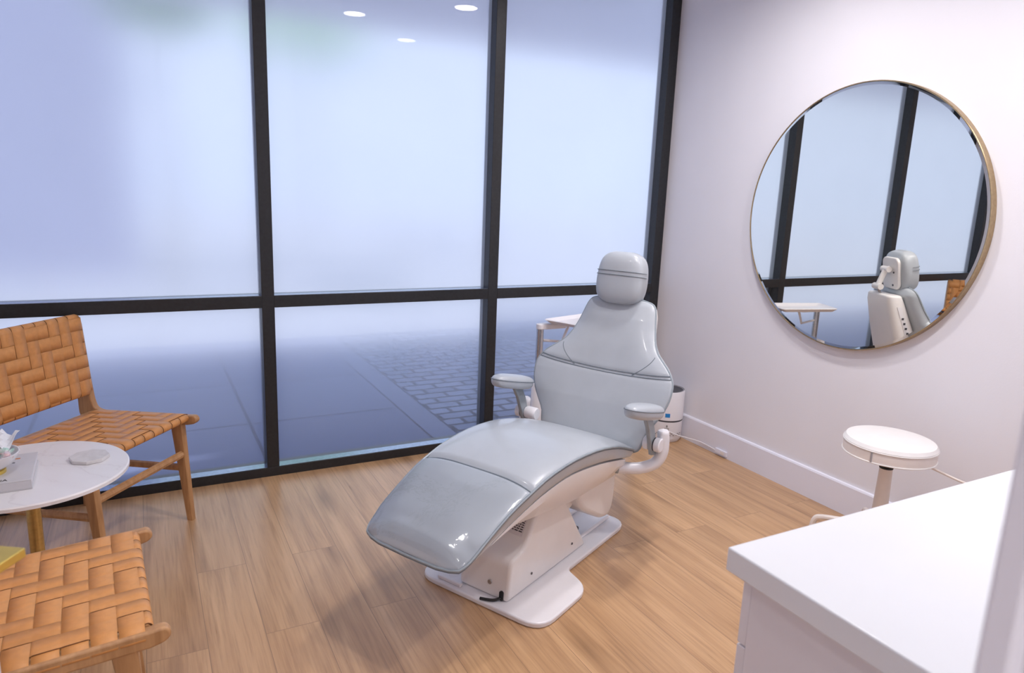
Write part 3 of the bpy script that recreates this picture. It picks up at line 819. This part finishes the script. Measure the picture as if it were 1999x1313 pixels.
# ------------------------------------------------------------------ cabinet and worktop
cb = empty('base_cabinet', 'white base cabinet under the quartz worktop at lower right', 'cabinet', (-2.09, -3.415, 0))
CL = 2.085
MB().box(0, .018, 0, .60, .0, .864).build('side_panel', 'cabinet', cb, bevel=.001)
cc = MB(); cc.box(.018, CL, 0, .58, .10, .864); cc.box(.018, CL, 0, .53, 0, .10); cc.build('carcass', 'cabinet', cb, bevel=.001)
for k in range(4):
    x0 = .003 + k * .52
    for z0, z1 in ((.722, .860), (.415, .718), (.105, .411)):
        if k in (0, 2):
            d_ = MB().box(x0, x0 + .516, .602, .622, z0, z1).build('drawer', 'cabinet', cb, bevel=.0015)
            MB().tube([(x0 + .18, .622, z1 - .05), (x0 + .18, .648, z1 - .05), (x0 + .34, .648, z1 - .05), (x0 + .34, .622, z1 - .05)], .005, 8).build('handle', 'brass', d_)
    if k in (1, 3):
        d_ = MB().box(x0, x0 + .516, .602, .622, .105, .860).build('door', 'cabinet', cb, bevel=.0015)
        MB().tube([(x0 + .46, .622, .62), (x0 + .46, .648, .62), (x0 + .46, .648, .78), (x0 + .46, .622, .78)], .005, 8).build('handle', 'brass', d_)
tag(MB().box(-2.124, -.002, -3.418, -2.782, .866, .910).build('worktop', 'worktop', None, bevel=.003), 'white quartz worktop in the right foreground', 'worktop')

# ------------------------------------------------------------------ round mirror
MY, MZ, MR = -1.377, 1.436, .622
mi = empty('wall_mirror', 'large round mirror with a thin brass frame on the right wall', 'mirror', (.0145, MY, MZ))
MB().lathe([(MR - .006, 0), (MR, 0), (MR, -.034), (MR - .002, -.036), (MR - .005, -.036), (MR - .006, -.034), (MR - .006, 0)], 128, (0, 0, 0), 'x').build('frame', 'frame_brass', mi)
MB().lathe([(0, -.0335), (MR - .018, -.0335), (MR - .0065, -.0328), (MR - .0065, -.010), (0, -.010)], 128, (0, 0, 0), 'x').build('mirror_glass', 'mirror', mi, angle=1)

# ------------------------------------------------------------------ stool
so = empty('stool', 'round cream vinyl swivel stool by the wall behind the worktop', 'stool', (-.335, -1.93, 0), 0)
MB().lathe([(0, .505), (.160, .505), (.1725, .512), (.1735, .548), (.1715, .556), (0, .556)], 56).build('seat_band', 'stoolside', so)
seat = MB().lathe([(0, .552), (.172, .552), (.174, .562), (.165, .575), (.12, .582), (0, .584)], 56).build('seat_pad', 'stool', so)
for z_, r_ in ((.557, .1735), (.512, .1735)):
    MB().tube([(r_ * math.cos(2 * PI * k / 56), r_ * math.sin(2 * PI * k / 56), z_) for k in range(56)], .003, 6, closed=True).build('piping', 'stool', so)
az = math.atan2(-1.65, -2.1) + .18 - .62
zp_ = MB(); zp_.tube([(.1745 * math.cos(az), .1745 * math.sin(az), .515), (.1745 * math.cos(az), .1745 * math.sin(az), .553)], .004, 6)
zp_.build('zipper', 'steel', so)
MB().lathe([(0, .447), (.0265, .447), (.0265, .452), (.013, .456), (.013, .506), (0, .506)], 20).build('gas_lift_collar', 'black', so)
MB().lathe([(0, .19), (.031, .19), (.025, .448), (0, .448)], 24).build('column', 'creammetal', so)
MB().tube([(.0, -.02, .49), (.09, -.10, .485), (.15, -.19, .45), (.17, -.23, .44)], .005, 8).build('height_lever', 'creammetal', so)
MB().lathe([(0, .165), (.045, .165), (.045, .195), (.034, .20), (0, .20)], 24).build('hub', 'creammetal', so)
a0 = math.radians(118)
for k in range(5):
    a = a0 + k * 2 * PI / 5; ca, sa = math.cos(a), math.sin(a)
    R_ = .25
    pts = catmull([(.03 * ca, .03 * sa, .185), (.12 * ca, .12 * sa, .175), (.21 * ca, .21 * sa, .163), (.24 * ca, .24 * sa, .148), (R_ * ca, R_ * sa, .10), (R_ * ca, R_ * sa, .05)], 5)
    lg_ = MB().tube(pts, .0125, 10).build('leg', 'creammetal', so)
    MB().lathe([(0, 0), (.014, 0), (.016, .01), (.014, .05), (0, .05)], 16, (R_ * ca, R_ * sa, 0)).build('foot', 'creammetal', lg_)

# ------------------------------------------------------------------ air purifier
PX, PY = -.108, -.315
pu = empty('air_purifier', 'white cylindrical air purifier in the corner by the baseboard', 'air purifier', (PX, PY, 0))
pb = MB().lathe([(0, 0), (.088, 0), (.097, .012), (.103, .03), (.104, .135), (0, .135)], 64).build('lower_body', 'purif', pu)
MB().lathe([(0, .133), (.1025, .133), (.1025, .147), (0, .147)], 64).build('dark_ring', 'dark', pu)
ub = MB().lathe([(0, .146), (.105, .146), (.105, .318), (.101, .326), (.094, .328), (.090, .322), (0, .322)], 64).build('upper_body', 'purif', pu)
MB().lathe([(.086, .3225), (.098, .3285), (.099, .3295), (.086, .3235)], 64).build('top_ring', 'dark', pu)
fa = math.radians(-128)
def cyl(th, z, r=.1048): return (r * math.cos(th), r * math.sin(th), z)
def patch(name, m_, th0, th1, z0, z1, r, parent):
    g = MB(); n_ = 8
    for i in range(n_ + 1):
        th = th0 + (th1 - th0) * i / n_; g.v += [cyl(th, z0, r), cyl(th, z1, r)]
    g.f = [(2 * i, 2 * i + 2, 2 * i + 3, 2 * i + 1) for i in range(n_)]
    return g.build(name, m_, parent)
patch('display', 'lcd', fa - .10, fa + .18, .168, .193, .1060, ub)
patch('sticker', 'sticker', fa - .10, fa + .18, .083, .100, .1050, pb)
ag = [(cyl(fa + .02, .104, .1055)), cyl(fa + .02, .113, .1055), cyl(fa + .045, .118, .1055), cyl(fa + .07, .113, .1055), cyl(fa + .07, .104, .1055)]
MB().tube(ag, .0016, 6).build('logo', 'ink', pb)
vt = MB()
for row, z_ in enumerate((.050, .060)):
    for i in range(10):
        th = fa - 1.1 + i * .22 + row * .1
        vt.tube([cyl(th, z_, .1045), cyl(th + .05, z_ + .002, .1045), cyl(th + .10, z_ - .001, .1045)], .0013, 5)
vt.build('vent_slot', 'dark', pb)
cd = catmull([(cyl(fa + .15, .080, .1055)), (-.010, -.125, .062), (.050, -.16, .045), (.098, -.22, .034), (.099, -.36, .028), (.100, -.395, .026)], 6)
MB().tube(cd, .0028, 8).build('power_cord', 'whitemetal', pu)
ot = empty('power_outlet', 'small white outlet box low on the baseboard at the end of the cord', 'outlet', (-.0005, -.71, .012))
MB().box(-.012, 0, -.045, .045, 0, .030).build('box', 'trim', ot, bevel=.002)
MB().box(-.0135, -.012, -.030, .0, .006, .024).build('socket', 'stoolside', ot, bevel=.001)

# ------------------------------------------------------------------ lamps
LP = [(-1.437, -1.942), (-.811, -1.252), (-.786, -2.615), (-2.9, -1.6), (-3.6, -2.7), (-3.0, -4.5)]  # first three follow reflections in the glass, last three added as fill
LB = ['recessed ceiling light over the foot of the dental chair', 'recessed ceiling light nearest the round mirror and window', 'recessed ceiling light above the worktop', 'added recessed fill light above the lounge chairs', 'added recessed fill light above the gold topped pedestal', 'added recessed fill light in the hallway']
for (x, y), lb, pw in zip(LP, LB, (1.15, 1.22, 1.2, .35, .35, 1.9)):
    d_ = empty('downlight', lb, 'ceiling light', (x, y, ZC), 0, 'recessed ceiling lights')
    MB().lathe([(.066, -.0005), (.085, -.0005), (.085, -.006), (.080, -.008), (.066, -.004)], 40).build('trim_ring', 'ceil', d_)
    MB().lathe([(0, -.001), (.066, -.001), (.066, -.003), (0, -.003)], 40).build('lens', 'lens', d_)
    li = bpy.data.lights.new('lamp', 'AREA'); li.shape = 'DISK'; li.size = .16; li.energy = 12.3 * pw; li.color = (1., .955, .96); li.spread = math.radians(160)
    lo_ = bpy.data.objects.new('lamp', li); C.objects.link(lo_); lo_.location = (0, 0, -.012); lo_.parent = d_

# sky
w = bpy.data.worlds.new('sky'); S.world = w; w.use_nodes = True
nt = w.node_tree; bg = nt.nodes['Background']
tc = N(nt, 'ShaderNodeTexCoord'); sx = N(nt, 'ShaderNodeSeparateXYZ'); nt.links.new(tc.outputs['Generated'], sx.inputs[0])
r = ramp(nt, sx.outputs[2], [(.0, (.70, .80, 1.0)), (.35, (.75, .85, 1.0))])
nt.links.new(r.outputs[0], bg.inputs[0]); bg.inputs[1].default_value = 1.5

# ------------------------------------------------------------------ camera
f_, yaw, pitch, roll, cx_, cy_ = 1360.219, .493203, .204134, .0392419, -2.99712, -3.58195
fw = Vector((math.sin(yaw) * math.cos(pitch), math.cos(yaw) * math.cos(pitch), -math.sin(pitch)))
rt = Vector((math.cos(yaw), -math.sin(yaw), 0)); up = rt.cross(fw)
r2 = rt * math.cos(roll) + up * math.sin(roll); u2 = up * math.cos(roll) - rt * math.sin(roll)
cam = bpy.data.cameras.new('camera'); co_ = bpy.data.objects.new('camera', cam); C.objects.link(co_)
co_.matrix_world = Matrix(((r2.x, u2.x, -fw.x, cx_), (r2.y, u2.y, -fw.y, cy_), (r2.z, u2.z, -fw.z, 1.5), (0, 0, 0, 1)))
cam.sensor_width = 36.; cam.sensor_fit = 'HORIZONTAL'; cam.lens = f_ / 1999. * 36.; cam.clip_start = .02
cam.dof.use_dof = True; cam.dof.focus_distance = 2.75; cam.dof.aperture_fstop = 5.
S.camera = co_
S.view_settings.view_transform = 'Standard'; S.view_settings.look = 'None'; S.view_settings.exposure = 0.; S.view_settings.gamma = 1.
S.cycles.max_bounces = 10; S.cycles.diffuse_bounces = 5; S.cycles.glossy_bounces = 5; S.cycles.transmission_bounces = 6; S.cycles.transparent_max_bounces = 8
S.cycles.use_denoising = True
S.cycles.sample_clamp_indirect = 4.
